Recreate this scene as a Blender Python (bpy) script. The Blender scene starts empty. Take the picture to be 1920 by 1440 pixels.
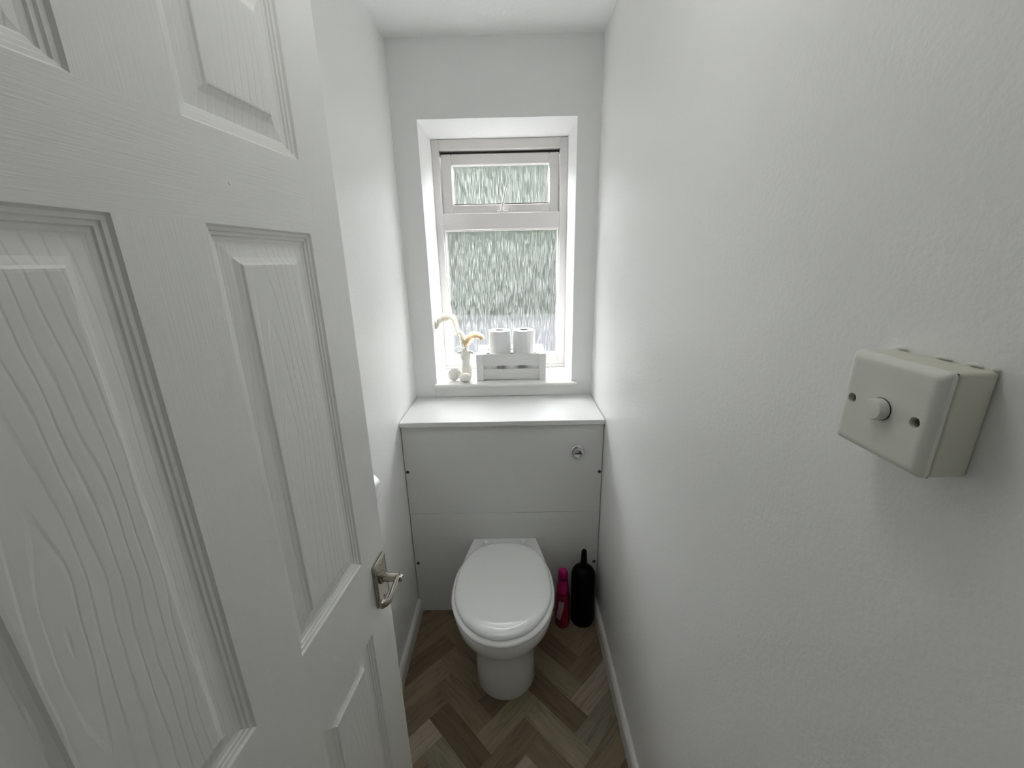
import bpy, bmesh, math, random
from mathutils import Vector, Matrix
random.seed(7)
S = bpy.context.scene
COL = S.collection

# ------------------------------------------------------------------ camera
CAM = Vector((0.45666, 0.0, 1.53))
R_ = Vector((0.99980, 0.00132, -0.01992)); U_ = Vector((0.01868, 0.29072, 0.95663)); F_ = Vector((-0.00706, 0.95681, -0.29064))
cd = bpy.data.cameras.new('camera'); cam = bpy.data.objects.new('camera', cd); COL.objects.link(cam)
m = Matrix((R_, U_, -F_)).transposed().to_4x4(); m.translation = CAM
cam.matrix_world = m
cd.sensor_width = 36.0; cd.lens = 760.25 / 1920 * 36.0; cd.clip_start = 0.01
S.camera = cam

# ------------------------------------------------------------------ sky, light, exposure
w = bpy.data.worlds.new('overcast_sky'); S.world = w; w.use_nodes = True
bg = w.node_tree.nodes['Background']; bg.inputs[0].default_value = (0.975, 0.99, 1.0, 1); bg.inputs[1].default_value = 15.0
pl = bpy.data.lights.new('window_portal', 'AREA'); pl.shape = 'RECTANGLE'; pl.size = 0.62; pl.size_y = 1.06; pl.cycles.is_portal = True
po = bpy.data.objects.new('window_portal', pl); COL.objects.link(po)
po.location = (0.408, 2.14, 1.527); po.rotation_euler = (math.radians(-90), 0, 0)
FILL_LAMP = 6.0     # glow of the added, unseen fill lamp
S.view_settings.view_transform = 'Standard'; S.view_settings.look = 'None'
S.view_settings.exposure = 0.56; S.view_settings.gamma = 1.0; S.view_settings.use_curve_mapping = False

S.cycles.max_bounces = 10; S.cycles.diffuse_bounces = 7; S.cycles.glossy_bounces = 4; S.cycles.transmission_bounces = 6; S.cycles.transparent_max_bounces = 6
S.cycles.use_light_tree = False; S.cycles.use_adaptive_sampling = True; S.cycles.adaptive_threshold = 0.03; S.cycles.caustics_reflective = False

# ------------------------------------------------------------------ helpers
def mat(name, col, rough=0.5, metal=0.0, spec=0.5, coat=0.0):
    M = bpy.data.materials.new(name); M.use_nodes = True
    b = M.node_tree.nodes['Principled BSDF']
    b.inputs['Base Color'].default_value = (*col, 1); b.inputs['Roughness'].default_value = rough
    b.inputs['Metallic'].default_value = metal; b.inputs['Specular IOR Level'].default_value = spec
    b.inputs['Coat Weight'].default_value = coat
    return M
def N(M, t, **kw):
    n = M.node_tree.nodes.new(t)
    for k, v in kw.items(): setattr(n, k, v)
    return n
def L(M, a, b): M.node_tree.links.new(a, b)
def P(M): return M.node_tree.nodes['Principled BSDF']
def coords(M, scale=(1, 1, 1), rot=(0, 0, 0), loc=(0, 0, 0)):
    t = N(M, 'ShaderNodeTexCoord'); mp = N(M, 'ShaderNodeMapping')
    mp.inputs['Scale'].default_value = scale; mp.inputs['Rotation'].default_value = rot; mp.inputs['Location'].default_value = loc
    L(M, t.outputs['Object'], mp.inputs['Vector']); return mp.outputs[0]
def noise(M, vec, scale, detail=3, rough=0.5, dist=0.0):
    n = N(M, 'ShaderNodeTexNoise'); n.inputs['Scale'].default_value = scale; n.inputs['Detail'].default_value = detail
    n.inputs['Roughness'].default_value = rough; n.inputs['Distortion'].default_value = dist
    L(M, vec, n.inputs['Vector']); return n
def ramp(M, fac, stops):
    r = N(M, 'ShaderNodeValToRGB'); e = r.color_ramp.elements
    while len(e) < len(stops): e.new(0.5)
    for el, (p, c) in zip(e, stops): el.position = p; el.color = (*c, 1) if len(c) == 3 else c
    L(M, fac, r.inputs[0]); return r
def bump(M, h, strength, dist=0.001, prev=None):
    b = N(M, 'ShaderNodeBump'); b.inputs['Strength'].default_value = strength; b.inputs['Distance'].default_value = dist
    L(M, h, b.inputs['Height'])
    if prev is not None: L(M, prev, b.inputs['Normal'])
    return b.outputs[0]
def to_normal(M, n): L(M, n, P(M).inputs['Normal'])

def finish(name, bm, M, parent=None, smooth=False, loc=(0, 0, 0)):
    bmesh.ops.recalc_face_normals(bm, faces=bm.faces)
    me = bpy.data.meshes.new(name); bm.to_mesh(me); bm.free()
    if M is not None:
        for x in (M if isinstance(M, (list, tuple)) else [M]): me.materials.append(x)
    if smooth:
        for p in me.polygons: p.use_smooth = True
        if smooth != 'all': me.set_sharp_from_angle(angle=math.radians(smooth if not isinstance(smooth, bool) else 40))
    o = bpy.data.objects.new(name, me); COL.objects.link(o); o.location = loc
    if parent is not None: o.parent = parent
    return o
def box(bm, x0, x1, y0, y1, z0, z1, bev=0.0, seg=2):
    t = bmesh.new()
    v = [t.verts.new((x, y, z)) for z in (z0, z1) for y in (y0, y1) for x in (x0, x1)]
    for f in ((0, 2, 3, 1), (4, 5, 7, 6), (0, 1, 5, 4), (2, 6, 7, 3), (0, 4, 6, 2), (1, 3, 7, 5)): t.faces.new([v[i] for i in f])
    if bev: bmesh.ops.bevel(t, geom=list(t.edges), offset=bev, segments=seg, affect='EDGES', profile=0.5)
    join(bm, t)
def join(bm, t):
    t.verts.index_update(); mp = [bm.verts.new(v.co) for v in t.verts]
    for f in t.faces:
        try: nf = bm.faces.new([mp[v.index] for v in f.verts]); nf.material_index = f.material_index
        except ValueError: pass
    t.free()
def bx(name, M, parent, *a, bev=0.0, seg=1, smooth=None):
    b = bmesh.new(); box(b, *a, bev=bev, seg=seg)
    return finish(name, b, M, parent, smooth=smooth if smooth is not None else (35 if seg > 1 else False))
def loft(bm, rings, cap0=True, cap1=True, closed=True):
    R = [[bm.verts.new(p) for p in r] for r in rings]; n = len(R[0])
    for a, b in zip(R, R[1:]):
        for i in range(n if closed else n - 1):
            j = (i + 1) % n; bm.faces.new((a[i], a[j], b[j], b[i]))
    if cap0: bm.faces.new(R[0][::-1])
    if cap1: bm.faces.new(R[-1])
    return R
def lathe(bm, prof, c=(0, 0, 0), n=32, axis='z', cap0=True, cap1=True):
    rings = []
    for r, h in prof:
        ring = []
        for i in range(n):
            a = 2 * math.pi * i / n; x, y = r * math.cos(a), r * math.sin(a)
            p = {'z': (x, y, h), 'x': (h, x, y), 'y': (x, h, y)}[axis]
            ring.append((p[0] + c[0], p[1] + c[1], p[2] + c[2]))
        rings.append(ring)
    loft(bm, rings, cap0, cap1)
def tube(bm, pts, rad, n=10, flat=1.0, up=Vector((0, 0, 1))):
    pts = [Vector(p) for p in pts]; rings = []
    for i, p in enumerate(pts):
        d = (pts[min(i + 1, len(pts) - 1)] - pts[max(i - 1, 0)]).normalized()
        a = d.cross(up)
        if a.length < 1e-3: a = d.cross(Vector((1, 0, 0)))
        a.normalize(); b = a.cross(d).normalized()
        r = rad[i] if isinstance(rad, (list, tuple)) else rad
        rings.append([p + a * math.cos(2 * math.pi * k / n) * r * flat + b * math.sin(2 * math.pi * k / n) * r for k in range(n)])
    loft(bm, rings)
def catmull(pts, k=8):
    pts = [Vector(p) for p in pts]; out = []
    for i in range(len(pts) - 1):
        p0, p1, p2, p3 = pts[max(i - 1, 0)], pts[i], pts[i + 1], pts[min(i + 2, len(pts) - 1)]
        for j in range(k):
            t = j / k
            out.append(0.5 * ((2 * p1) + (p2 - p0) * t + (2 * p0 - 5 * p1 + 4 * p2 - p3) * t * t + (3 * p1 - p0 - 3 * p2 + p3) * t ** 3))
    return out + [pts[-1]]
def empty(name, loc=(0, 0, 0), rot=(0, 0, 0)):
    o = bpy.data.objects.new(name, None); COL.objects.link(o); o.location = loc; o.rotation_euler = rot; o.empty_display_size = 0.05; return o
def tag(o, label, cat, group=None, kind=None):
    o['label'] = label; o['category'] = cat
    if group: o['group'] = group
    if kind: o['kind'] = kind
    return o
def struct(o, label, cat): return tag(o, label, cat, kind='structure')
def copy_tree(o, parent=None):
    c = o.copy(); COL.objects.link(c); c.parent = parent
    for ch in list(o.children): copy_tree(ch, c)
    return c

# ------------------------------------------------------------------ materials
WHITE = (0.90, 0.90, 0.89)
def wall_mat(name, col=WHITE, rough=0.38, b1=0.45, fine=130):
    M = mat(name, col, rough, spec=0.5); v = coords(M)
    n2 = noise(M, v, fine, 2, 0.6); to_normal(M, bump(M, n2.outputs[0], b1, 0.0012))
    return M
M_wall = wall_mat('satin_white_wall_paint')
M_back = wall_mat('shade_greyed_wall_paint', (0.85, 0.85, 0.845), rough=0.5)  # same paint as the side walls, greyed to carry the window wall's shade
M_ceil = wall_mat('stippled_ceiling_paint', (0.915, 0.915, 0.91), 0.7, 0.8, fine=70)
M_hall = mat('hall_wall_paint', (0.9, 0.9, 0.89), 0.7)
M_carpet = mat('hall_carpet', (0.45, 0.44, 0.42), 0.95)
M_gloss = mat('white_gloss_woodwork', (0.80, 0.80, 0.785), 0.32)
v = coords(M_gloss); to_normal(M_gloss, bump(M_gloss, noise(M_gloss, v, 60, 2).outputs[0], 0.08, 0.002))
M_shelf = mat('white_laminate_shelf', (0.72, 0.72, 0.715), 0.28)
M_panel = mat('white_boxing_panel', (0.74, 0.745, 0.73), 0.45)
M_dark = mat('dark_cap_plastic', (0.03, 0.03, 0.03), 0.5)
M_frame = mat('cream_window_frame', (0.70, 0.675, 0.662), 0.35)
M_gap = mat('dark_gasket_and_gap_shadow', (0.05, 0.045, 0.045), 0.6)  # rubber gasket, also the painted shadow in the gap above the vent
M_cer = mat('white_vitreous_china', (0.84, 0.845, 0.84), 0.09, coat=0.3)
M_seat = mat('white_toilet_seat_plastic', (0.93, 0.935, 0.93), 0.06, coat=0.2)
M_chrome = mat('chrome', (0.75, 0.75, 0.76), 0.12, 1.0)
M_nickel = mat('aged_nickel', (0.42, 0.39, 0.335), 0.2, 1.0)
M_black = mat('black_plastic', (0.002, 0.002, 0.002), 0.5, spec=0.12)
M_pink = mat('magenta_bottle_plastic', (0.40, 0.002, 0.12), 0.28)
M_red = mat('crimson_bottle_plastic', (0.22, 0.0, 0.03), 0.28)
M_lab = mat('bottle_label_print', (0.55, 0.35, 0.42), 0.3)
M_paper = mat('white_toilet_tissue', (0.86, 0.86, 0.86), 0.95, spec=0.1)
v = coords(M_paper); to_normal(M_paper, bump(M_paper, noise(M_paper, v, 380, 2).outputs[0], 0.3, 0.0006))
M_card = mat('grey_cardboard_core', (0.30, 0.28, 0.26), 0.9)
M_crate = mat('whitewashed_wood', (0.76, 0.76, 0.75), 0.6)
v = coords(M_crate, (4, 30, 60)); nn = noise(M_crate, v, 3, 4)
r = ramp(M_crate, nn.outputs[0], [(0.3, (0.74, 0.737, 0.725)), (0.7, (0.81, 0.81, 0.80))]); L(M_crate, r.outputs[0], P(M_crate).inputs['Base Color'])
to_normal(M_crate, bump(M_crate, nn.outputs[0], 0.3, 0.001))
M_vase = mat('matt_cream_ceramic', (0.82, 0.79, 0.74), 0.6)
M_shell = mat('white_sea_shell', (0.80, 0.78, 0.74), 0.5)
def plume_mat(name, col):
    M = mat(name, col, 0.9, spec=0.1); t = N(M, 'ShaderNodeBsdfTranslucent'); t.inputs[0].default_value = (*col, 1); k = N(M, 'ShaderNodeMixShader'); k.inputs[0].default_value = 0.6
    L(M, P(M).outputs[0], k.inputs[1]); L(M, t.outputs[0], k.inputs[2]); L(M, k.outputs[0], M.node_tree.nodes['Material Output'].inputs['Surface']); return M
M_plume, M_plume2 = plume_mat('cream_dried_grass', (0.99, 0.97, 0.92)), plume_mat('apricot_dried_grass', (0.98, 0.90, 0.78))
M_stem = mat('dry_grass_stem', (0.55, 0.42, 0.22), 0.8)
M_switch = mat('aged_white_switch_plastic', (0.74, 0.745, 0.68), 0.35)
M_swbox = mat('yellowed_switch_box_plastic', (0.66, 0.655, 0.56), 0.42)
M_fill = mat('old_paint_edge', (0.78, 0.78, 0.76), 0.5)

# embossed wood grain for the moulded door skin
def grain(name, along):
    M = mat(name, (0.80, 0.80, 0.775), 0.34)
    if along == 'panel':
        v = coords(M, (1, 1, 1)); d = noise(M, coords(M, (9, 9, 2.2)), 1.0, 3)
        mx = N(M, 'ShaderNodeMix', data_type='VECTOR'); mx.inputs[0].default_value = 0.05
        L(M, v, mx.inputs[4]); L(M, d.outputs['Color'], mx.inputs[5])
        mp = N(M, 'ShaderNodeMapping'); mp.inputs['Scale'].default_value = (1.0, 0.0, 0.105); L(M, mx.outputs[1], mp.inputs[0])
        wv = N(M, 'ShaderNodeTexWave', wave_type='RINGS', rings_direction='SPHERICAL', wave_profile='SAW'); wv.inputs['Scale'].default_value = 31
        wv.inputs['Distortion'].default_value = 1.6; wv.inputs['Detail'].default_value = 3; wv.inputs['Detail Scale'].default_value = 2.5
        L(M, mp.outputs[0], wv.inputs['Vector'])
        rr = ramp(M, wv.outputs['Fac'], [(0.0, (0, 0, 0)), (0.16, (1, 1, 1)), (0.8, (1, 1, 1)), (1.0, (0.75, 0.75, 0.75))])
        to_normal(M, bump(M, rr.outputs[0], 0.36, 0.0011))
    else:
        sc = (420, 420, 14) if along == 'z' else (14, 420, 420)
        n = noise(M, coords(M, sc), 1.0, 2, 0.5, 0.3)
        to_normal(M, bump(M, n.outputs[0], 0.34, 0.0009))
    return M
M_dz, M_dx, M_dp = grain('door_paint_vertical_grain', 'z'), grain('door_paint_horizontal_grain', 'x'), grain('door_paint_cathedral_grain', 'panel')
M_mould = mat('door_paint_moulding', (0.80, 0.80, 0.775), 0.34)

# oak look planks, tint from each plank's object colour
M_plank = mat('oak_herringbone_plank', (0.3, 0.2, 0.12), 0.5, spec=0.3)
oi = N(M_plank, 'ShaderNodeObjectInfo'); tc = N(M_plank, 'ShaderNodeTexCoord')
ad = N(M_plank, 'ShaderNodeVectorMath', operation='ADD'); L(M_plank, tc.outputs['Object'], ad.inputs[0])
cb = N(M_plank, 'ShaderNodeCombineXYZ'); ml = N(M_plank, 'ShaderNodeMath', operation='MULTIPLY'); ml.inputs[1].default_value = 7.0
L(M_plank, oi.outputs['Random'], ml.inputs[0]); L(M_plank, ml.outputs[0], cb.inputs[0]); L(M_plank, ml.outputs[0], cb.inputs[1]); L(M_plank, cb.outputs[0], ad.inputs[1])
mp = N(M_plank, 'ShaderNodeMapping'); mp.inputs['Scale'].default_value = (7, 75, 1); L(M_plank, ad.outputs[0], mp.inputs[0])
g1 = noise(M_plank, mp.outputs[0], 1.0, 5, 0.6, 0.8)
r = ramp(M_plank, g1.outputs[0], [(0.28, (0.62, 0.60, 0.56)), (0.5, (1, 1, 1)), (0.75, (1.22, 1.2, 1.16))])
mx = N(M_plank, 'ShaderNodeMix', data_type='RGBA', blend_type='MULTIPLY'); mx.inputs[0].default_value = 1.0
L(M_plank, oi.outputs['Color'], mx.inputs[6]); L(M_plank, r.outputs[0], mx.inputs[7]); L(M_plank, mx.outputs[2], P(M_plank).inputs['Base Color'])
to_normal(M_plank, bump(M_plank, g1.outputs[0], 0.15, 0.0006))
M_sub = mat('dark_subfloor', (0.06, 0.045, 0.03), 0.8)

# ------------------------------------------------------------------ room shell
W, YB, YP, YS, ZS, ZC = 0.8067, 1.7828, 1.4807, 1.461, 0.9347, 2.319
YO = 2.12                                     # outside face of the window wall
WX0, WX1, WZ0, WZ1 = 0.099, 0.716, 0.978, 2.056  # window opening (below the sill board)
HX0, HX1, HY0 = -0.25, 1.1, -0.85
o = bx('wall_left', M_wall, None, -0.1, 0, 0.08, YO, -0.1, ZC + 0.1); struct(o, 'smooth white painted wall behind the open door', 'wall')
o = bx('wall_right', M_wall, None, W, W + 0.1, 0.08, YO, -0.1, ZC + 0.1); struct(o, 'plain white satin wall carrying the light switch', 'wall')
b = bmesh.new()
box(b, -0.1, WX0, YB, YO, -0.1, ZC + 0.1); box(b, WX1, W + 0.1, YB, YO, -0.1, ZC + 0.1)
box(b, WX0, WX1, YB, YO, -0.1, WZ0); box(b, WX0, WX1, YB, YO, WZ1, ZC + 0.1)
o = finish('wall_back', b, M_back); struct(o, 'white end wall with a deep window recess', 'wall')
b = bmesh.new(); box(b, -0.1, W + 0.1, 0.08, YO, ZC, ZC + 0.1)
o = finish('ceiling', b, M_ceil); struct(o, 'white stippled ceiling above the window', 'ceiling')
# doorway wall behind / around the camera and the dim landing beyond
DX0, DX1, DZ = 0.03, 0.745, 2.0
b = bmesh.new()
box(b, HX0, DX0, -0.03, 0.08, -0.1, ZC + 0.1); box(b, DX1, HX1, -0.03, 0.08, -0.1, ZC + 0.1); box(b, DX0, DX1, -0.03, 0.08, DZ, ZC + 0.1)
o = finish('wall_front', b, M_hall); struct(o, 'white wall around the doorway', 'wall')
b = bmesh.new(); box(b, HX0 - 0.1, HX1 + 0.1, HY0 - 0.1, HY0, -0.1, ZC + 0.1); box(b, HX0 - 0.1, HX0, HY0, -0.03, -0.1, ZC + 0.1); box(b, HX1, HX1 + 0.1, HY0, -0.03, -0.1, ZC + 0.1)
o = finish('wall_landing', b, M_hall); struct(o, 'plain landing walls outside the doorway', 'wall')
o = bx('ceiling_landing', M_hall, None, HX0, HX1, HY0, 0.08, ZC, ZC + 0.1); struct(o, 'plain landing ceiling outside the doorway', 'ceiling')
o = bx('floor_landing', M_carpet, None, HX0, HX1, HY0, 0.08, -0.1, 0.0); struct(o, 'grey carpet of the landing outside the doorway', 'floor')

# fill lamp added above the frame to brighten door, switch and toilet lid
lamp = empty('added_fill_lamp', (0.403, 0.62, ZC)); tag(lamp, 'added unseen fill lamp, round and white, above the doorway end of the room', 'added fill lamp')
b = bmesh.new(); lathe(b, [(0.15, -0.0005), (0.15, -0.03), (0.14, -0.045), (0.135, -0.045)], n=40); finish('rim', b, M_gloss, lamp, smooth=40)
M_lamp = mat('added_lamp_glow', (0.9, 0.9, 0.9), 0.5); P(M_lamp).inputs['Emission Color'].default_value = (0.985, 1.0, 0.97, 1); P(M_lamp).inputs['Emission Strength'].default_value = FILL_LAMP
b = bmesh.new(); lathe(b, [(0.134, -0.046), (0.12, -0.062), (0.08, -0.072), (0.001, -0.076)], n=40, cap0=False); finish('diffuser', b, M_lamp, lamp, smooth='all')

# herringbone floor
floor = bx('floor', M_sub, None, -0.05, W + 0.05, 0.08, YB, -0.1, -0.0035); struct(floor, 'oak herringbone plank flooring', 'floor')
PW, RATIO = 0.0788, 3; AX, AY = 0.692, 1.020
q = math.sqrt(0.5); UU, VV = Vector((q, q)), Vector((-q, q))
RX0, RX1, RY0, RY1 = 0.002, W - 0.002, 0.08, YP + 0.004
def clip(poly, ax, val, keep_less):
    out = []
    for i, p in enumerate(poly):
        r2 = poly[(i + 1) % len(poly)]; a = (p[ax] <= val) if keep_less else (p[ax] >= val); bq = (r2[ax] <= val) if keep_less else (r2[ax] >= val)
        if a: out.append(p)
        if a != bq: t = (val - p[ax]) / (r2[ax] - p[ax]); out.append(p.lerp(r2, t))
    return out
TONES = {'light': (0.33, 0.275, 0.185), 'dark': (0.165, 0.115, 0.070), 'mid': (0.225, 0.165, 0.105), 'warm': (0.26, 0.195, 0.13), 'olive': (0.275, 0.23, 0.145), 'pale': (0.37, 0.30, 0.235), 'grey': (0.27, 0.235, 0.175)}
FIX = {('H', 0, 0): 'pale', ('H', -4, 2): 'olive', ('H', 1, 1): 'mid', ('H', 2, 2): 'warm', ('H', -1, -1): 'grey', ('H', -2, -2): 'warm', ('V', -2, -1): 'light', ('V', -1, 0): 'dark', ('V', 0, 1): 'olive', ('V', 1, 2): 'dark',
       ('V', -5, 2): 'dark', ('V', -4, 3): 'mid', ('V', -3, 4): 'warm', ('V', -2, 5): 'mid', ('H', -8, 4): 'pale', ('H', -7, 5): 'mid', ('H', -6, 6): 'warm', ('H', -5, 7): 'dark', ('H', -5, 1): 'mid', ('H', -6, 0): 'pale', ('V', -3, -2): 'mid', ('V', -6, 1): 'grey', ('H', -9, 3): 'warm'}
keys = ['dark', 'mid', 'warm', 'olive', 'mid', 'grey', 'dark']
for x in range(-26, 14):
    for y in range(-26, 14):
        s = (x - y) % (2 * RATIO)
        if s == 0: kind, u0, u1, v0, v1 = 'H', x, x + RATIO, y, y + 1
        elif s == 2 * RATIO - 1: kind, u0, u1, v0, v1 = 'V', x, x + 1, y, y + RATIO
        else: continue
        g = 0.0035
        quad = [Vector((AX, AY)) + UU * (uu * PW) + VV * (vv * PW) for uu, vv in ((u0 + g, v0 + g), (u1 - g, v0 + g), (u1 - g, v1 - g), (u0 + g, v1 - g))]
        pol = quad
        for ax, val, kl in ((0, RX0, False), (0, RX1, True), (1, RY0, False), (1, RY1, True)):
            pol = clip(pol, ax, val, kl) if len(pol) > 2 else pol
        if len(pol) < 3: continue
        area = abs(sum(pol[i].x * pol[(i + 1) % len(pol)].y - pol[(i + 1) % len(pol)].x * pol[i].y for i in range(len(pol)))) / 2
        if area < 4e-5: continue
        c = sum(quad, Vector((0, 0))) / 4; ang = math.radians(45 if kind == 'H' else -45)
        ca, sa = math.cos(-ang), math.sin(-ang)
        b = bmesh.new()
        loc2 = [((p.x - c.x) * ca - (p.y - c.y) * sa, (p.x - c.x) * sa + (p.y - c.y) * ca) for p in pol]
        loft(b, [[(px, py, -0.0034) for px, py in loc2], [(px, py, 0.0) for px, py in loc2]])
        o = finish('plank', b, M_plank, floor, loc=(c.x, c.y, 0)); o.rotation_euler = (0, 0, ang)
        rr = random.random(); key = FIX.get((kind, x, y)) or keys[int(rr * len(keys))]
        t = TONES[key]; j = 0.92 + 0.16 * random.random(); o.color = (t[0] * j, t[1] * j, t[2] * j, 1)

# skirting boards
def skirt(name, x0, x1, side, label):
    b = bmesh.new(); prof = [(0, 0.0), (0.0165, 0.0), (0.0165, 0.052), (0.014, 0.062), (0.009, 0.069), (0.003, 0.0715), (0, 0.0715)]
    rings = []
    for y in (0.10, YP - 0.002):
        rings.append([((x0 + d) if side > 0 else (x1 - d), y, z) for d, z in prof])
    loft(b, rings); o = finish(name, b, M_gloss, None); struct(o, label, 'skirting board'); return o
skirt('baseboard_left', 0.0005, 0, 1, 'white painted skirting board left of the toilet')
skirt('baseboard_right', 0, W - 0.0005, -1, 'white painted skirting board right of the toilet')

# ------------------------------------------------------------------ window
win = empty('window_1', (0.4075, 2.05, 0.998)); struct(win, 'obscured rain-glass window with a small top vent', 'window')
def wloc(o): o.parent = win; o.matrix_parent_inverse = Matrix.Translation((-0.4075, -2.05, -0.998)); return o
FX0, FX1, FZ0, FZ1, FY = 0.099, 0.716, 0.998, 2.055, 2.05
IX0, IX1 = 0.132, 0.681
wloc(bx('frame_jamb', M_frame, None, FX0, IX0, FY, 2.115, FZ0, FZ1, bev=0.002)); wloc(bx('frame_jamb', M_frame, None, IX1, FX1, FY, 2.115, FZ0, FZ1, bev=0.002))
wloc(bx('frame_head', M_frame, None, IX0, IX1, FY, 2.115, 2.012, FZ1, bev=0.002)); wloc(bx('frame_sill', M_frame, None, IX0, IX1, FY, 2.115, FZ0, 1.066, bev=0.002))
wloc(bx('transom', M_frame, None, IX0, IX1, FY, 2.115, 1.674, 1.747, bev=0.002))
wloc(bx('sill_bead', M_frame, None, FX0, FX1, FY - 0.008, FY + 0.002, FZ0, 1.013, bev=0.002))
for a in ((IX0, IX0 + 0.005, 1.066, 1.674), (IX1 - 0.005, IX1, 1.066, 1.674), (IX0 + 0.005, IX1 - 0.005, 1.066, 1.071), (IX0 + 0.005, IX1 - 0.005, 1.669, 1.674)):
    wloc(bx('glazing_bead', M_frame, None, a[0], a[1], FY + 0.012, FY + 0.026, a[2], a[3], bev=0.001))
# top-hung vent, set back behind the frame
sash = wloc(empty('vent_sash', (0.4075, 2.072, 2.01)))
SX0, SX1, SZ0, SZ1, SY = 0.136, 0.678, 1.7475, 2.0, 2.072
GX0, GX1, GZ0, GZ1 = 0.183, 0.634, 1.786, 1.955
def sloc(o): o.parent = sash; o.matrix_parent_inverse = Matrix.Translation((-0.4075, -2.072, -2.01)); return o
sloc(bx('stile', M_frame, None, SX0, GX0, SY, SY + 0.045, SZ0, SZ1, bev=0.0025)); sloc(bx('stile', M_frame, None, GX1, SX1, SY, SY + 0.045, SZ0, SZ1, bev=0.0025))
sloc(bx('top_rail', M_frame, None, GX0, GX1, SY, SY + 0.045, GZ1, SZ1, bev=0.0025)); sloc(bx('bottom_rail', M_frame, None, GX0, GX1, SY, SY + 0.045, SZ0, GZ0, bev=0.0025))
wloc(bx('vent_gap_shadow', M_gap, None, IX0 + 0.001, IX1 - 0.001, 2.09, 2.112, 2.0, 2.0118))  # dark strip standing in for the shadow in the gap under the frame head
sloc(bx('gasket', M_gap, None, GX0, GX1, SY + 0.004, SY + 0.010, GZ0, GZ0 + 0.004))
# rain glass
M_glass = bpy.data.materials.new('rain_pattern_obscured_glass'); M_glass.use_nodes = True
nt = M_glass.node_tree; nt.nodes.remove(P(M_glass)); out = nt.nodes['Material Output']
tr = N(M_glass, 'ShaderNodeBsdfTransparent'); tr.inputs[0].default_value = (0.94, 0.955, 0.95, 1)
rf = N(M_glass, 'ShaderNodeBsdfRefraction'); rf.inputs['Roughness'].default_value = 0.3; rf.inputs['IOR'].default_value = 1.35; rf.inputs[0].default_value = (0.96, 0.97, 0.97, 1)
tl = N(M_glass, 'ShaderNodeBsdfTranslucent'); tl.inputs[0].default_value = (0.92, 0.93, 0.93, 1)
gl = N(M_glass, 'ShaderNodeBsdfGlossy'); gl.inputs['Roughness'].default_value = 0.15
n1 = noise(M_glass, coords(M_glass, (470, 1, 16)), 1.0, 2, 0.5, 0.2)
n2 = noise(M_glass, coords(M_glass, (75, 1, 9), loc=(3, 0, 1)), 1.0, 2)
nb = bump(M_glass, n1.outputs[0], 1.0, 0.006); nb = bump(M_glass, n2.outputs[0], 0.9, 0.008, nb)
L(M_glass, nb, rf.inputs['Normal']); L(M_glass, nb, gl.inputs['Normal'])
def mixs(a, bq, f):
    k = N(M_glass, 'ShaderNodeMixShader')
    if isinstance(f, float): k.inputs[0].default_value = f
    else: L(M_glass, f, k.inputs[0])
    L(M_glass, a, k.inputs[1]); L(M_glass, bq, k.inputs[2]); return k.outputs[0]
st = ramp(M_glass, n1.outputs[0], [(0.40, (0.0, 0.0, 0.0)), (0.50, (0.012, 0.012, 0.012)), (0.62, (0.12, 0.12, 0.12))])
s1 = mixs(tr.outputs[0], rf.outputs[0], 0.75); s2 = mixs(s1, tl.outputs[0], st.outputs[0]); s3 = mixs(s2, gl.outputs[0], 0.04)
L(M_glass, s3, out.inputs['Surface'])
M_clear = bpy.data.materials.new('clear_outer_glass_face'); M_clear.use_nodes = True
M_clear.node_tree.nodes.remove(P(M_clear)); k = N(M_clear, 'ShaderNodeBsdfTransparent'); L(M_clear, k.outputs[0], M_clear.node_tree.nodes['Material Output'].inputs['Surface'])
def pane(parent_fn, x0, x1, z0, z1, y):
    b = bmesh.new(); box(b, x0, x1, y, y + 0.004, z0, z1)
    b.faces.ensure_lookup_table(); bmesh.ops.recalc_face_normals(b, faces=b.faces)
    for f in b.faces: f.material_index = 0 if f.normal.y < -0.9 else 1
    return parent_fn(finish('pane', b, [M_glass, M_clear]))
pane(wloc, IX0, IX1, 1.066, 1.674, FY + 0.026); pane(sloc, GX0, GX1, GZ0, GZ1, SY + 0.02)
# cockspur handle and stay on the vent
hd = sloc(empty('vent_handle', (0.412, 2.07, 1.752)))
def hloc(o): o.parent = hd; o.matrix_parent_inverse = Matrix.Translation((-0.412, -2.07, -1.752)); return o
hloc(bx('base_plate', M_frame, None, 0.386, 0.440, 2.058, 2.073, 1.748, 1.757, bev=0.002))
b = bmesh.new(); tube(b, [(0.410, 2.060, 1.756), (0.412, 2.052, 1.768), (0.420, 2.046, 1.80), (0.4305, 2.044, 1.845), (0.4315, 2.045, 1.852)], [0.006, 0.0065, 0.0055, 0.005, 0.003], 10)
hloc(finish('lever', b, M_frame, None, smooth='all'))
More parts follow.
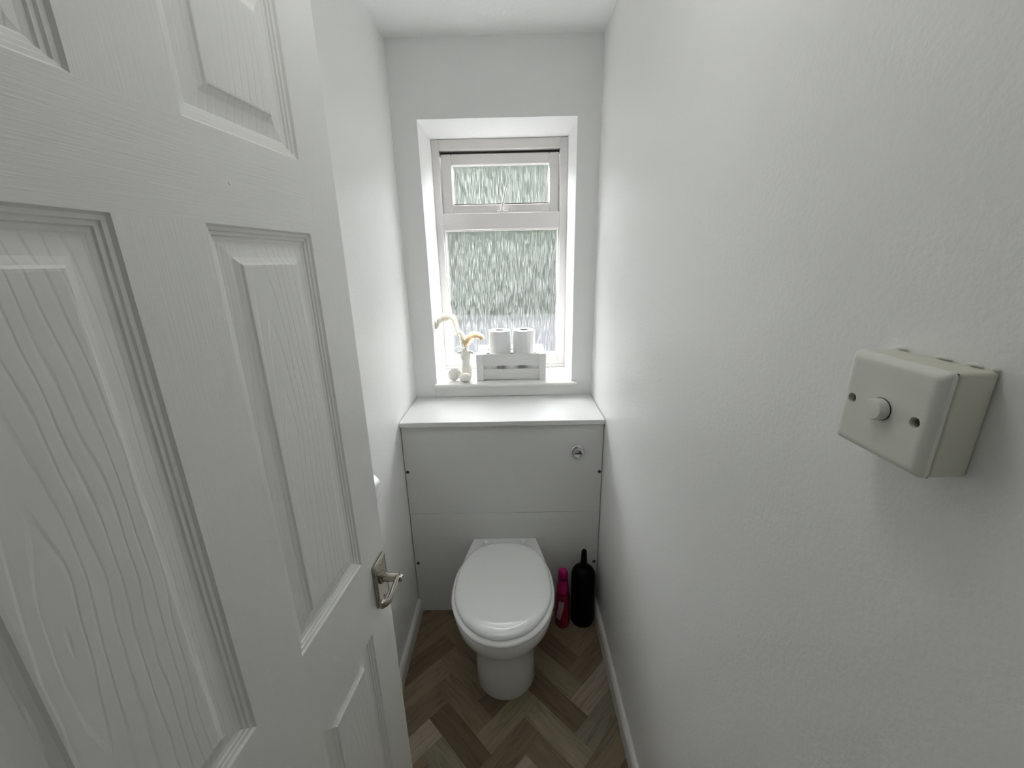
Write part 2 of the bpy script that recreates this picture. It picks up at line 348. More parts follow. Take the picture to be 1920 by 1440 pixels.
# inside sill board with rounded nosing and its apron
b = bmesh.new(); YN = YB - 0.026
prof = [(2.052, 0.9975), (YN + 0.006, 0.9975), (YN + 0.002, 0.9955), (YN, 0.991), (YN, 0.985), (YN + 0.003, 0.980), (YN + 0.008, 0.978), (2.052, 0.978)]
def sillring(x): return [(x, y, z) for y, z in prof]
loft(b, [sillring(WX0 + 0.0005), sillring(WX1 - 0.0005)])
hp = [(YB - 0.0005, 0.9975)] + prof[1:7] + [(YB - 0.0005, 0.978)]
loft(b, [[(x, y, z) for y, z in hp] for x in (0.092, WX0 + 0.0005)]); loft(b, [[(x, y, z) for y, z in hp] for x in (WX1 - 0.0005, 0.737)])
o = finish('trim_1', b, M_gloss); struct(o, 'white window sill board with rounded nosing', 'window sill')
o = bx('trim_2', M_gloss, None, 0.094, 0.733, YB - 0.010, YB - 0.0005, ZS + 0.001, 0.978, bev=0.0015); struct(o, 'white apron board under the window sill', 'apron board')

# ------------------------------------------------------------------ boxing: shelf and panels
o = bx('boxing_shelf', M_shelf, None, 0.004, W - 0.004, YS, YB - 0.001, ZS - 0.0185, ZS, bev=0.0012)
tag(o, 'white laminate shelf board topping the boxed-in cistern', 'shelf')
pn = empty('cistern_boxing', (W / 2, YP, 0)); tag(pn, 'white two-piece boxing panel hiding the cistern', 'boxing panel')
def ploc(o): o.parent = pn; o.matrix_parent_inverse = Matrix.Translation((-W / 2, -YP, 0)); return o
ploc(bx('upper_panel', M_panel, None, 0.003, W - 0.003, YP, YP + 0.015, 0.5135, ZS - 0.019, bev=0.0008)); ploc(bx('lower_panel', M_panel, None, 0.003, W - 0.003, YP, YP + 0.015, 0.0005, 0.512, bev=0.0008))
for cx, cz in ((0.012, 0.712), (0.795, 0.700), (0.016, 0.262), (0.790, 0.258)):
    b = bmesh.new(); lathe(b, [(0.0068, -0.001), (0.0068, 0.0012), (0.005, 0.0022)], n=14, axis='y')
    for vv in b.verts: vv.co.y *= -1
    ploc(finish('screw_cap', b, M_dark, None, loc=(cx, YP, cz)))
# chrome flush button
fb = empty('flush_button', (0.704, YP, 0.793)); tag(fb, 'round chrome flush button on the boxing panel', 'flush button')
b = bmesh.new(); lathe(b, [(0.0265, 0.0), (0.0265, -0.003), (0.024, -0.006), (0.0215, -0.006)], n=36, axis='y'); finish('collar', b, M_chrome, fb, smooth=35)
b = bmesh.new(); lathe(b, [(0.0205, -0.004), (0.0205, -0.022), (0.0195, -0.0245), (0.0165, -0.0255), (0.015, -0.0245), (0.0001, -0.0225)], n=36, axis='y'); finish('push_barrel', b, M_chrome, fb, smooth=35)
b = bmesh.new(); box(b, -0.012, 0.012, -0.0252, -0.0240, -0.0012, 0.0012); finish('split_line', b, M_dark, fb)

# ------------------------------------------------------------------ toilet
TX = 0.401
toi = empty('toilet', (TX, YP, 0)); tag(toi, 'white back-to-wall toilet with its lid closed', 'toilet')
def outline(front, hw, hb, tc, back=0.0, n=30, p=1.0):
    pts = []
    for i in range(n + 1):
        if i < n * 0.4:
            t = back + (tc - back) * (i / (n * 0.4)); h = hb + (hw - hb) * math.sin(math.pi / 2 * (t - back) / (tc - back)) ** p
        else:
            a = (i - n * 0.4) / (n * 0.6) * math.pi / 2; t = tc + (front - tc) * math.sin(a); h = hw * math.cos(a)
        pts.append((h, t))
    pts = [(max(h, 0.0), t) for h, t in pts]
    return [(h, t) for h, t in pts] + [(-h, t) for h, t in pts[-2::-1]]
def ring(o, z): return [(h, -t, z) for h, t in o]
b = bmesh.new()
secs = [(0.0, 0.403, 0.113, 0.113, 0.285), (0.006, 0.405, 0.115, 0.115, 0.285), (0.10, 0.405, 0.112, 0.112, 0.285), (0.19, 0.410, 0.116, 0.113, 0.288),
        (0.235, 0.428, 0.130, 0.118, 0.290), (0.268, 0.458, 0.150, 0.124, 0.290), (0.295, 0.485, 0.166, 0.130, 0.290), (0.325, 0.508, 0.177, 0.134, 0.290), (0.36, 0.517, 0.1815, 0.136, 0.290), (0.378, 0.517, 0.181, 0.136, 0.290), (0.385, 0.510, 0.175, 0.132, 0.290)]
loft(b, [ring(outline(f, hw, hb, tc, 0.001), z) for z, f, hw, hb, tc in secs])
finish('pan', b, M_cer, toi, smooth=50)
def lidring(z, inset, front=0.527, hw=0.1835):
    o = []
    n = 72; tc, fa, ba = 0.30, front - 0.30, 0.30 - 0.068
    for i in range(n):
        a = 2 * math.pi * i / n; ca, sa = math.cos(a), math.sin(a)
        if sa >= 0: x, t = (hw - inset) * ca, tc + (fa - inset) * sa
        else:
            e = 2 / 2.45; x = (hw - inset) * math.copysign(abs(ca) ** e, ca); t = tc - (ba - inset) * abs(sa) ** e
        o.append((x, -t, z))
    return o
SF, SH, LF, LH = 0.527, 0.184, 0.5145, 0.1725
b = bmesh.new(); loft(b, [lidring(0.386, 0.012, SF, SH), lidring(0.387, 0.005, SF, SH), lidring(0.391, 0.001, SF, SH), lidring(0.396, 0.0, SF, SH), lidring(0.401, 0.002, SF, SH), lidring(0.404, 0.007, SF, SH), lidring(0.4048, 0.014, SF, SH), lidring(0.4048, 0.03, SF, SH)])
finish('seat', b, M_seat, toi, smooth=60)
b = bmesh.new(); loft(b, [lidring(0.4056, 0.014, LF, LH), lidring(0.4060, 0.005, LF, LH), lidring(0.4085, 0.001, LF, LH), lidring(0.4125, 0.0, LF, LH), lidring(0.4175, 0.002, LF, LH), lidring(0.4215, 0.006, LF, LH), lidring(0.4245, 0.012, LF, LH), lidring(0.4255, 0.018, LF, LH), lidring(0.4258, 0.021, LF, LH), lidring(0.4262, 0.024, LF, LH), lidring(0.4264, 0.028, LF, LH), lidring(0.4264, 0.06, LF, LH), lidring(0.4264, 0.165, LF, LH)])
finish('lid', b, M_seat, toi, smooth='all')
for sx in (-1, 1):
    b = bmesh.new(); lathe(b, [(0.011, 0.384), (0.011, 0.404), (0.009, 0.407)], (sx * 0.078, -0.047, 0), 18); finish('hinge', b, M_seat, toi, smooth=35)

# ------------------------------------------------------------------ toilet brush and bottle
br = empty('toilet_brush', (0.7345, 1.424, 0)); tag(br, 'black toilet brush standing in its black holder by the skirting', 'toilet brush')
b = bmesh.new(); lathe(b, [(0.046, 0.0), (0.049, 0.003), (0.050, 0.02), (0.0515, 0.20), (0.0515, 0.238), (0.050, 0.244)], n=40); finish('holder', b, M_black, br, smooth=40)
b = bmesh.new(); lathe(b, [(0.0505, 0.2445), (0.049, 0.252), (0.042, 0.266), (0.030, 0.277), (0.018, 0.283), (0.0135, 0.286)], n=40); finish('lid', b, M_black, br, smooth='all')
b = bmesh.new(); lathe(b, [(0.0145, 0.284), (0.0135, 0.31), (0.0118, 0.345), (0.0108, 0.358), (0.007, 0.365), (0.001, 0.367)], n=24); finish('handle', b, M_black, br, smooth='all')
bt = empty('cleaner_bottle', (0.6455, 1.412, 0)); tag(bt, 'magenta toilet cleaner bottle standing beside the black brush holder', 'bottle')
def ell(a, bq, z, cx=0.0, cy=0.0, n=28): return [(cx + a * math.cos(2 * math.pi * i / n), cy + bq * math.sin(2 * math.pi * i / n), z) for i in range(n)]
b = bmesh.new(); loft(b, [ell(0.028, 0.036, 0.0), ell(0.0315, 0.040, 0.004), ell(0.032, 0.041, 0.03), ell(0.0315, 0.040, 0.11), ell(0.030, 0.037, 0.145), ell(0.0275, 0.032, 0.165)])
finish('body', b, M_red, bt, smooth=50)
b = bmesh.new(); loft(b, [ell(0.0275, 0.032, 0.1652), ell(0.0265, 0.029, 0.185), ell(0.024, 0.025, 0.205), ell(0.021, 0.022, 0.222), ell(0.020, 0.021, 0.236)])
finish('neck', b, M_pink, bt, smooth='all')
b = bmesh.new(); loft(b, [ell(0.0215, 0.0225, 0.2365, 0.0, -0.001), ell(0.0215, 0.0225, 0.262, 0.0, -0.003), ell(0.019, 0.020, 0.277, 0.0, -0.006), ell(0.0125, 0.013, 0.286, 0.0, -0.009), ell(0.004, 0.004, 0.289, 0.0, -0.010)])
finish('cap', b, M_pink, bt, smooth='all')
b = bmesh.new(); rows = []
for k in range(9):
    z = 0.045 + 0.10 * k / 8; a0 = math.radians(205 + 30 * math.sin(k / 8 * 1.3)); 
    rows.append([(0.0325 * math.cos(a0 + j * 0.09), 0.0415 * math.sin(a0 + j * 0.09), z) for j in range(9)])
loft(b, rows, False, False, closed=False); finish('label', b, M_lab, bt, smooth='all')

# ------------------------------------------------------------------ window sill things
SZ = 0.9977
cr = empty('wooden_crate', (0.441, 1.905, SZ)); tag(cr, 'small whitewashed slatted wooden crate on the sill', 'crate')
CX0, CX1, CY0, CY1, CH = -0.16, 0.16, -0.095, 0.133, 0.124
for (x0, x1) in ((CX0, CX0 + 0.031), (CX1 - 0.031, CX1)):
    for (y0, y1) in ((CY0, CY0 + 0.009), (CY1 - 0.009, CY1)): bx('corner_post', M_crate, cr, x0, x1, y0, y1, 0.0, CH, bev=0.001)
for (z0, z1) in ((0.003, 0.053), (0.069, CH)):
    for (y0, y1) in ((CY0 + 0.009, CY0 + 0.016), (CY1 - 0.016, CY1 - 0.009)): bx('slat', M_crate, cr, CX0 + 0.002, CX1 - 0.002, y0, y1, z0, z1, bev=0.001)
    for (x0, x1) in ((CX0 + 0.002, CX0 + 0.009), (CX1 - 0.009, CX1 - 0.002)): bx('slat', M_crate, cr, x0, x1, CY0 + 0.016, CY1 - 0.016, z0, z1, bev=0.001)
bx('base_board', M_crate, cr, CX0 + 0.009, CX1 - 0.009, CY0 + 0.016, CY1 - 0.016, 0.001, 0.008)
def make_roll(rad, h):
    t = empty('toilet_roll')
    b = bmesh.new(); lathe(b, [(0.0215, h), (rad - 0.004, h), (rad - 0.001, h - 0.0015), (rad, h - 0.005), (rad, 0.005), (rad - 0.001, 0.0015), (rad - 0.004, 0.0), (0.0215, 0.0)], n=40, cap0=False, cap1=False)
    finish('paper', b, M_paper, t, smooth=45)
    b = bmesh.new(); lathe(b, [(0.0213, 0.0005), (0.0213, h - 0.0005), (0.0200, h - 0.0005), (0.0200, 0.0005), (0.0213, 0.0005)], n=32, cap0=False, cap1=False); finish('core', b, M_card, t, smooth=45)
    return t
base = make_roll(0.0478, 0.106); names = []
spots = [(dx, dy) for dy in (-0.0305, 0.0665) for dx in (-0.099, 0.0, 0.099)]
lab = ['left', 'middle', 'right']
for i, (dx, dy) in enumerate(spots):
    o = base if i == 0 else copy_tree(base)
    o.location = (0.441 + dx, 1.905 + dy, SZ + 0.0082)
    tag(o, 'white toilet roll inside the crate, %s of the %s row' % (lab[i % 3], 'front' if i < 3 else 'back'), 'toilet roll', 'toilet rolls stored in the crate')
up = make_roll(0.0515, 0.111)
for i, (x, l) in enumerate(((0.3895, 'white toilet roll standing on top of the crate, the one nearer the vase'), (0.5025, 'white toilet roll standing on top of the crate, the one away from the vase'))):
    o = up if i == 0 else copy_tree(up)
    o.location = (x, 1.882, SZ + 0.1145); tag(o, l, 'toilet roll', 'toilet rolls standing on the crate')

# torso-shaped vase with dried grasses
va = empty('torso_vase', (0.2265, 1.862, SZ)); tag(va, 'cream ceramic torso-shaped vase beside the crate', 'vase')
b = bmesh.new()
prof = [(0.0, 0.022, 0.018, 0), (0.006, 0.025, 0.020, 0), (0.02, 0.0285, 0.022, 0), (0.042, 0.0300, 0.023, 0.001), (0.056, 0.0275, 0.021, 0), (0.070, 0.0215, 0.0165, -0.001), (0.080, 0.0200, 0.0155, -0.001), (0.092, 0.0225, 0.017, 0),
        (0.104, 0.0245, 0.018, 0), (0.116, 0.0250, 0.0165, 0.001), (0.126, 0.0235, 0.014, 0.001), (0.132, 0.018, 0.0125, 0.001), (0.137, 0.0125, 0.0115, 0.001), (0.143, 0.0115, 0.011, 0.001), (0.146, 0.0118, 0.0112, 0.001), (0.1462, 0.0095, 0.009, 0.001), (0.130, 0.0090, 0.0085, 0.001)]
loft(b, [ell(a, bq, z, 0, cy, 32) for z, a, bq, cy in prof]); finish('body', b, M_vase, va, smooth='all')
for sx in (-1, 1):
    b = bmesh.new(); bmesh.ops.create_uvsphere(b, u_segments=16, v_segments=12, radius=0.0115, matrix=Matrix.Translation((sx * 0.0105, -0.0110, 0.102)) @ Matrix.Diagonal((1, 0.85, 1.15, 1))); finish('chest', b, M_vase, va, smooth='all')
    b = bmesh.new(); tube(b, [(sx * 0.018, 0, 0.125), (sx * 0.028, 0, 0.127), (sx * 0.034, 0, 0.122), (sx * 0.036, 0, 0.118)], [0.008, 0.0075, 0.006, 0.003], 12); finish('arm_stub', b, M_vase, va, smooth='all')
def plume(name, path, rads, Mt, label, stem):
    t = empty(name, (0.2265, 1.863, SZ + 0.135)); tag(t, label, 'dried grass', 'dried grasses in the torso vase')
    inv = Vector((0.2265, 1.863, SZ + 0.135))
    b = bmesh.new(); tube(b, [p - inv for p in catmull(stem, 6)], 0.0011, 6); finish('stem', b, M_stem, t, smooth='all')
    pts = catmull(path, 10); b = bmesh.new(); rnd = random.Random(len(name) + int(path[0][0] * 999))
    nP = len(pts)
    for i in range(nP * 34):
        f = rnd.random(); k = f * (nP - 1); i0 = int(k); p = pts[i0].lerp(pts[min(i0 + 1, nP - 1)], k - i0) - inv
        d = (pts[min(i0 + 1, nP - 1)] - pts[max(i0 - 1, 0)]).normalized()
        rr = rads[0] + (rads[1] - rads[0]) * f if len(rads) == 2 else rads[0] + (rads[1] - rads[0]) * min(f * 2, 1) if f < .5 else rads[1] + (rads[2] - rads[1]) * (f - .5) * 2
        a = Vector((rnd.gauss(0, 1), rnd.gauss(0, 1), rnd.gauss(0, 1))); a = (a - d * a.dot(d)).normalized()
        tip = p + (a * 1.0 + d * 0.55).normalized() * rr * (0.7 + 0.6 * rnd.random()); sd = a.cross(d) * 0.0009
        f1, f2 = b.verts.new(p + sd), b.verts.new(p - sd); mid = p.lerp(tip, 0.6); m1, m2 = b.verts.new(mid + sd * 1.3), b.verts.new(mid - sd * 1.3); tv = b.verts.new(tip)
        b.faces.new((f1, f2, m2, m1)); b.faces.new((m1, m2, tv))
    o = finish('seed_head', b, Mt, t); o['kind'] = 'stuff'
    return t
plume('dried_grass', [(0.199, 1.862, 1.200), (0.187, 1.860, 1.250), (0.178, 1.858, 1.283), (0.155, 1.856, 1.290), (0.128, 1.855, 1.284), (0.110, 1.854, 1.262), (0.103, 1.853, 1.243)], (0.021, 0.026, 0.012), M_plume, 'tall cream dried grass plume drooping to the left', [(0.227, 1.863, 1.115), (0.214, 1.862, 1.16), (0.196, 1.860, 1.21), (0.182, 1.858, 1.262)])
plume('dried_grass', [(0.228, 1.864, 1.150), (0.236, 1.862, 1.175), (0.255, 1.860, 1.196), (0.278, 1.858, 1.204), (0.300, 1.857, 1.198), (0.307, 1.857, 1.190)], (0.024, 0.022, 0.014), M_plume2, 'short apricot dried grass plume curling to the right', [(0.227, 1.863, 1.115), (0.228, 1.863, 1.14), (0.233, 1.862, 1.168), (0.25, 1.860, 1.192)])
plume('dried_grass', [(0.221, 1.866, 1.165), (0.216, 1.868, 1.19), (0.209, 1.870, 1.218)], (0.021, 0.018, 0.009), M_plume, 'small upright cream dried grass plume between the other two', [(0.227, 1.864, 1.115), (0.224, 1.865, 1.15), (0.219, 1.867, 1.18)])
lf = empty('dried_leaf', (0.2265, 1.863, SZ + 0.135)); tag(lf, 'small pale dried leaf leaning from the torso vase', 'dried leaf', 'dried grasses in the torso vase')
b = bmesh.new(); pa = catmull([(-0.004, 0, 0.002), (-0.018, 0, 0.018), (-0.034, 0, 0.018), (-0.046, 0, 0.008)], 6); ww = [0.001 + 0.006 * math.sin(math.pi * min(1, i / (len(pa) - 1) * 0.97 + 0.03)) for i in range(len(pa))]
loft(b, [[p + Vector((0, wd, 0.002 * 1)), p + Vector((0, 0, -0.0012)), p + Vector((0, -wd, 0.002)), p + Vector((0, 0, 0.0002))] for p, wd in zip(pa, ww)]); finish('leaf', b, M_plume, lf, smooth='all')

def scallop(name, label, loc, rot, R, depth, ribs):
    t = empty(name, loc, rot); tag(t, label, 'seashell', 'seashells on the window sill')
    for side in (1, -1):
        b = bmesh.new(); nu, nv = 12, ribs * 6; rows = []
        for i in range(nu + 1):
            f = 0.04 + 0.96 * i / nu; row = []
            for j in range(nv + 1):
                a = math.radians(-66 + 132 * j / nv); wv = 0.5 + 0.5 * math.cos(2 * math.pi * ribs * j / nv)
                r = R * f * (0.93 + 0.03 * wv) * (1.0 - 0.45 * (abs(a) / 1.152) ** 2)
                h = depth * (math.sin(math.pi * min(f, 1) ** 0.8) * 0.9 + 0.05) * math.cos(a * 0.85) ** 0.6 + 0.0022 * R / 0.04 * wv * f
                row.append((r * math.sin(a), side * -h, r * math.cos(a)))
            rows.append(row)
        loft(b, rows, False, False, closed=False)
        o = finish('valve', b, M_shell, t, smooth='all'); md = o.modifiers.new('thick', 'SOLIDIFY'); md.thickness = 0.0012
    return t
scallop('scallop_shell', 'larger white ribbed scallop shell left of the vase', (0.181, 1.824, SZ + 0.0012), (math.radians(-4), math.radians(-15), math.radians(-8)), 0.062, 0.011, 9)
# small cockle shell: two domed valves meeting at a seam
ck = empty('cockle_shell', (0.2285, 1.800, SZ)); tag(ck, 'small round white shell lying in front of the vase', 'seashell', 'seashells on the window sill')
for sgn in (1, -1):
    b = bmesh.new(); rows = []
    for i in range(11):
        th = math.pi / 2 * i / 10; row = []
        for j in range(48):
            a = 2 * math.pi * j / 48; r = math.cos(th) * (1 + 0.02 * math.cos(12 * a)); row.append((0.0275 * r * math.cos(a), 0.021 * r * math.sin(a), sgn * (0.0215 * math.sin(th) + 0.0004)))
        rows.append(row)
    loft(b, rows, True, True); o = finish('valve', b, M_shell, ck, smooth='all', loc=(0, 0, 0.0215)); o.rotation_euler = (math.radians(14), math.radians(-8), 0)

# ------------------------------------------------------------------ toilet roll holder behind the door
hr = empty('toilet_roll_holder', (0.0, 0.857, 0.976)); tag(hr, 'chrome toilet roll holder on the wall behind the door', 'roll holder')
bx('wall_plate', M_chrome, hr, 0.0005, 0.0045, -0.02, 0.07, 0.03, 0.062, bev=0.001)
b = bmesh.new(); tube(b, catmull([(0.004, 0.064, 0.045), (0.03, 0.064, 0.043), (0.052, 0.064, 0.036), (0.058, 0.064, 0.026), (0.0585, 0.062, 0.0165), (0.0585, 0.055, 0.0152), (0.0585, 0.0, 0.0152), (0.0585, -0.052, 0.0152)], 7), 0.004, 10); finish('arm', b, M_chrome, hr, smooth='all')
b = bmesh.new(); rows = []
for k in range(17):
    a = math.radians(128 - 106 * k / 16); rows.append([(max(0.0585 + rr * math.cos(a), 0.0046), yy, rr * math.sin(a)) for rr, yy in ((0.0555, -0.05), (0.0555, 0.056), (0.0575, 0.056), (0.0575, -0.05))])
loft(b, rows); finish('cover_flap', b, M_chrome, hr, smooth=40)
o = copy_tree(up); o.rotation_euler = (math.radians(90), 0, 0); o.location = (0.0585, 0.857 + 0.0545, 0.976)
tag(o, 'white toilet roll hanging on the chrome holder behind the door', 'toilet roll')

# ------------------------------------------------------------------ light switch on the right wall
sw = empty('light_switch', (W, 0.3235, 1.4035)); tag(sw, 'cream surface-mounted light switch on the right wall', 'light switch')
# local: -x out of the wall
bx('back_box', M_swbox, sw, -0.0302, -0.0003, -0.0425, 0.0425, -0.0425, 0.0425, bev=0.003, seg=3)
def sq(h, x, r, n=5):
    o = []
    for cx, cy, a0 in ((h - r, h - r, 0), (-h + r, h - r, 90), (-h + r, -h + r, 180), (h - r, -h + r, 270)):
        for k in range(n + 1):
            a = math.radians(a0 + 90 * k / n); o.append((x, cx + r * math.cos(a), cy + r * math.sin(a)))
    return o
b = bmesh.new(); loft(b, [sq(0.043, -0.0310, 0.004), sq(0.043, -0.0345, 0.004), sq(0.0415, -0.0372, 0.004), sq(0.0385, -0.0395, 0.004), sq(0.0372, -0.04, 0.004), sq(0.034, -0.04, 0.004)])
plate = finish('face_plate', b, M_switch, sw, smooth=28)
M_rec = mat('screw_recess_brass', (0.10, 0.095, 0.07), 0.6)
b = bmesh.new()
for yy in (0.0302, -0.0302): lathe(b, [(0.0043, -0.05), (0.0043, -0.034)], (0, yy, 0), 24, 'x')
cut = finish('cutter', b, M_rec, sw)
md = plate.modifiers.new('holes', 'BOOLEAN'); md.object = cut; md.operation = 'DIFFERENCE'; md.solver = 'EXACT'
bpy.context.view_layer.update(); dg = bpy.context.evaluated_depsgraph_get()
nm = bpy.data.meshes.new_from_object(plate.evaluated_get(dg)); plate.modifiers.clear(); plate.data = nm; bpy.data.objects.remove(cut)
bx('plate_gap', M_dark, sw, -0.0312, -0.0300, -0.0421, 0.0421, -0.0421, 0.0421)
for yy in (0.0302, -0.0302):
    b = bmesh.new(); lathe(b, [(0.0040, -0.0342), (0.0036, -0.0352), (0.001, -0.0354)], (0, yy, 0), 20, 'x'); finish('screw', b, M_rec, sw, smooth=35)
b = bmesh.new(); lathe(b, [(0.0098, -0.0395), (0.0098, -0.0405)], n=28, axis='x'); finish('knob_gap', b, M_dark, sw)
b = bmesh.new(); lathe(b, [(0.0092, -0.0400), (0.0090, -0.0470), (0.0082, -0.0482), (0.0001, -0.0485)], n=28, axis='x'); finish('knob', b, M_switch, sw, smooth=35)
for k, (y0, y1) in enumerate(((-0.030, -0.020), (-0.008, 0.004), (-0.042, -0.036), (0.03, 0.042))):
    b = bmesh.new(); tube(b, [(-0.0012, y0, 0.0435), (-0.0016, (y0 + y1) / 2, 0.0445), (-0.0012, y1, 0.0435)], [0.0008, 0.0018, 0.0008], 8); finish('paint_bead', b, M_fill, sw, smooth='all')

# ------------------------------------------------------------------ open six-panel door
TH = 0.11049; DW, DH, DT = 0.688, 1.985, 0.035
fx, fy = 0.15203, 0.76967
eu = Vector((-math.sin(TH), -math.cos(TH), 0)); nu_ = Vector((math.cos(TH), -math.sin(TH), 0))
door = empty('door_1', Vector((fx, fy, 0.008)) + eu * DW)
# local frame: x = -u (from hinge towards the free edge), y = out of the visible face, z up
door.matrix_world = Matrix(((-eu.x, nu_.x, 0, door.location.x), (-eu.y, nu_.y, 0, door.location.y), (0, 0, 1, 0.008), (0, 0, 0, 1)))
if door.matrix_world.determinant() < 0:   # keep a right-handed frame: y points away from the visible face
    door.matrix_world = Matrix(((-eu.x, -nu_.x, 0, door.location.x), (-eu.y, -nu_.y, 0, door.location.y), (0, 0, 1, 0.008), (0, 0, 0, 1))); YSGN = -1
else: YSGN = 1
struct(door, 'white moulded six-panel door standing open on the left', 'door')
ZO = 0.008
U1, U2, U3 = 0.0956, 0.2937, 0.3930
ROWS = [(0.205 - ZO, 0.772 - ZO), (0.9505 - ZO, 1.5770 - ZO), (1.6795 - ZO, 1.885 - ZO)]
def dbx(name, M, u0, u1, z0, z1):
    y0, y1 = (0, DT) if YSGN < 0 else (-DT, 0)
    return bx(name, M, door, DW - u1, DW - u0, y0, y1, z0, z1)
dbx('stile', M_dz, 0, U1, 0, DH); dbx('stile', M_dz, DW - U1, DW, 0, DH)
zr = [0, ROWS[0][0], ROWS[0][1], ROWS[1][0], ROWS[1][1], ROWS[2][0], ROWS[2][1], DH]
for i in range(0, 8, 2): dbx('rail', M_dx, U1, DW - U1, zr[i], zr[i + 1])
for z0, z1 in ROWS: dbx('muntin', M_dz, U2, U3, z0, z1)
PROF = [(0.0, 0.0), (0.0025, -0.0035), (0.0065, -0.0040), (0.0078, -0.0062), (0.0115, -0.0066), (0.0128, -0.0088), (0.0165, -0.0094), (0.0185, -0.0100), (0.036, -0.0072), (0.043, -0.0042), (0.0455, -0.0018), (0.048, -0.0015)]
for (z0, z1) in ROWS:
    for (a, c2) in ((U1, U2), (U3, DW - U1)):
        x0, x1 = DW - c2, DW - a; cx, cz = (x0 + x1) / 2, (z0 + z1) / 2
        b = bmesh.new(); rings = []
        for off, dp in PROF:
            y = dp * YSGN
            rings.append([(x0 + off - cx, y, z0 + off - cz), (x1 - off - cx, y, z0 + off - cz), (x1 - off - cx, y, z1 - off - cz), (x0 + off - cx, y, z1 - off - cz)])
        rings.insert(0, [(p[0], -DT * YSGN, p[2]) for p in rings[0]])
        loft(b, rings, True, True)
        o = finish('panel', b, [M_mould, M_dp], door, loc=(cx, 0, cz))
        for p in o.data.polygons:
            r0 = max(abs(o.data.vertices[i].co.x) for i in p.vertices)
            if abs(o.data.vertices[p.vertices[0]].co.y) < 0.0101 and len(p.vertices) == 4:
                ins = (x1 - x0) / 2 - max(abs(o.data.vertices[i].co.x) for i in p.vertices)
                if ins > 0.018: p.material_index = 1
# filler blobs on the lock rail
for uu, zz, rr in ((0.475, 1.638 - ZO, 0.0035), (0.2455, 1.624 - ZO, 0.002)):
    b = bmesh.new(); bmesh.ops.create_uvsphere(b, u_segments=12, v_segments=8, radius=rr); 
    for vv in b.verts: vv.co.y *= 0.35
    finish('paint_nib', b, M_mould, door, smooth='all', loc=(DW - uu, 0, zz))
# rope-edge lever handle
hnd = bpy.data.objects.new('lever_handle', None); COL.objects.link(hnd); hnd.parent = door; hnd.location = (DW - 0.036, 0, 0.859 - ZO); hnd.empty_display_size = 0.03
def hy(v): return v * YSGN
def hbox(name, x0, x1, o0, o1, z0, z1, bev): 
    a, c2 = sorted((hy(o0), hy(o1))); return bx(name, M_nickel, hnd, x0, x1, a, c2, z0, z1, bev=bev)
hbox('backplate', -0.0265, 0.0265, 0.0, 0.005, -0.054, 0.054, 0.0012)
hbox('backplate_step', -0.0215, 0.0215, 0.005, 0.0072, -0.049, 0.049, 0.001)
b = bmesh.new()
bw, bh = 0.0238, 0.0512
edge = []
for i in range(22): edge.append((-bw + 2 * bw * i / 21, -bh)); edge.append((-bw + 2 * bw * i / 21, bh))
for i in range(1, 44): edge.append((-bw, -bh + 2 * bh * i / 44)); edge.append((bw, -bh + 2 * bh * i / 44))
for ex, ez in edge:
    bmesh.ops.create_uvsphere(b, u_segments=6, v_segments=4, radius=0.0019, matrix=Matrix.Translation((ex, hy(0.0060), ez)))
finish('rope_border', b, M_nickel, hnd, smooth='all')
b = bmesh.new(); lathe(b, [(0.0145, hy(0.007)), (0.0145, hy(0.010)), (0.0095, hy(0.012)), (0.0088, hy(0.040)), (0.0105, hy(0.042)), (0.0105, hy(0.046)), (0.006, hy(0.048)), (0.0075, hy(0.051)), (0.0065, hy(0.0545)), (0.002, hy(0.0565))], (0, 0, 0.009), 28, 'y'); finish('neck', b, M_nickel, hnd, smooth=35)
lp = catmull([(0.003, hy(0.044), 0.010), (-0.009, hy(0.044), 0.0105), (-0.022, hy(0.044), 0.0065), (-0.037, hy(0.0435), 0.001), (-0.049, hy(0.0425), -0.002), (-0.057, hy(0.039), -0.003), (-0.061, hy(0.033), -0.003)], 8)
nl = len(lp); rads = [0.0070 + 0.0008 * math.sin(math.pi * i / nl) + (0.0030 * max(0, (i / nl - 0.70) / 0.30)) for i in range(nl)]
b = bmesh.new(); tube(b, lp, rads, 14, flat=0.62); finish('lever', b, M_nickel, hnd, smooth='all')
b = bmesh.new(); lathe(b, [(0.004, -0.0085), (0.0062, -0.007), (0.0062, 0.007), (0.004, 0.0085)], (-0.0605, hy(0.0325), -0.003), 18, 'z'); finish('scroll', b, M_nickel, hnd, smooth=40)
b = bmesh.new()
for i in range(4, nl - 12):
    for side in (0, 1):
        p = lp[i].lerp(lp[i + 1], 0.5 * side)
        for dz in (-0.0035, 0.0035): bmesh.ops.create_uvsphere(b, u_segments=8, v_segments=5, radius=0.0021, matrix=Matrix.Translation(p + Vector((0, hy(0.0042), dz))))
finish('rope_trim', b, M_nickel, hnd, smooth='all')
for zz in (-0.042, 0.042):
    b = bmesh.new(); lathe(b, [(0.0032, hy(0.0072)), (0.0030, hy(0.0082)), (0.001, hy(0.0085))], (0.0, 0, zz), 14, 'y'); finish('screw', b, M_nickel, hnd, smooth='all')
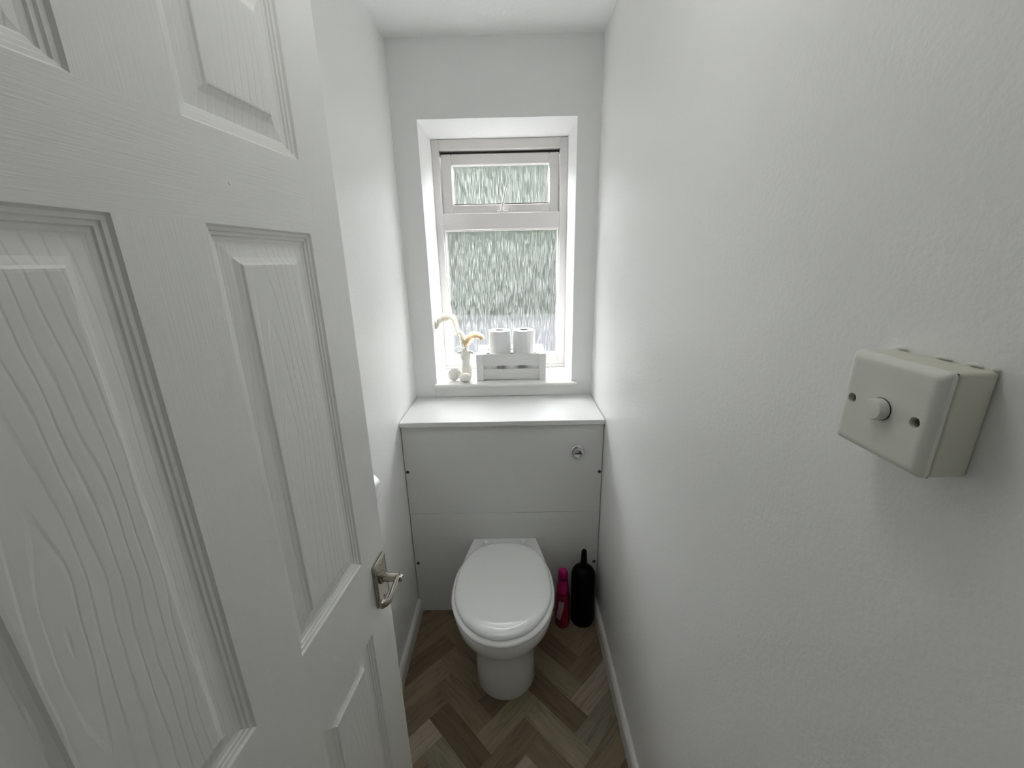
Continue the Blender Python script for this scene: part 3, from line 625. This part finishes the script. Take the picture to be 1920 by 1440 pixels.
# door lining
o = bx('trim_3', M_gloss, None, 0.0305, 0.0335, -0.03, 0.079, 0.0005, 2.0); struct(o, 'white door lining on the hinge side', 'door lining')

# ------------------------------------------------------------------ garden outside
M_hedge = mat('dull_green_foliage', (0.06, 0.085, 0.045), 0.7)
v = coords(M_hedge); nn = noise(M_hedge, v, 3, 4); r = ramp(M_hedge, nn.outputs[0], [(0.35, (0.006, 0.010, 0.006)), (0.65, (0.018, 0.025, 0.015))]); L(M_hedge, r.outputs[0], P(M_hedge).inputs['Base Color'])
M_patio = mat('pale_paving', (0.16, 0.16, 0.155), 0.9); M_render = mat('grey_garden_wall', (0.018, 0.019, 0.021), 0.9)
o = bx('ground_outside', M_patio, None, -30, 30, YO, 40, -0.4, -0.3); struct(o, 'pale paving outside the window', 'ground')
o = bx('garden_wall', M_render, None, -6, 7, 4.6, 4.8, -0.3, 0.93, bev=0.02); tag(o, 'low grey garden wall seen blurred through the glass', 'wall')
rnd = random.Random(3)
hedge = empty('garden_hedge', (0.5, 6.2, -0.3)); tag(hedge, 'green hedge seen blurred through the obscured glass', 'hedge')
b = bmesh.new(); box(b, -7, 7, -0.45, 0.8, 0, 3.05)
bmesh.ops.subdivide_edges(b, edges=list(b.edges), cuts=24, use_grid_fill=True)
for vv in b.verts: vv.co += Vector((rnd.uniform(-.12, .12), rnd.uniform(-.18, .18), rnd.uniform(-.12, .12) if vv.co.z > 0.1 else 0))
finish('foliage_mass', b, M_hedge, hedge)
b = bmesh.new()
for i in range(16000):
    p = Vector((rnd.uniform(-3.5, 3.5), -0.5 - abs(rnd.gauss(0, 0.12)), rnd.uniform(0.2, 3.1))); a = Vector((rnd.gauss(0, 1), rnd.gauss(0, 1), rnd.gauss(0, 1))).normalized(); c2 = a.cross(Vector((0, 1, 0.2))).normalized()
    f = [b.verts.new(p + a * 0.035), b.verts.new(p + c2 * 0.02), b.verts.new(p - a * 0.035), b.verts.new(p - c2 * 0.02)]; b.faces.new(f)
o = finish('leaves', b, M_hedge, hedge); o['kind'] = 'stuff'
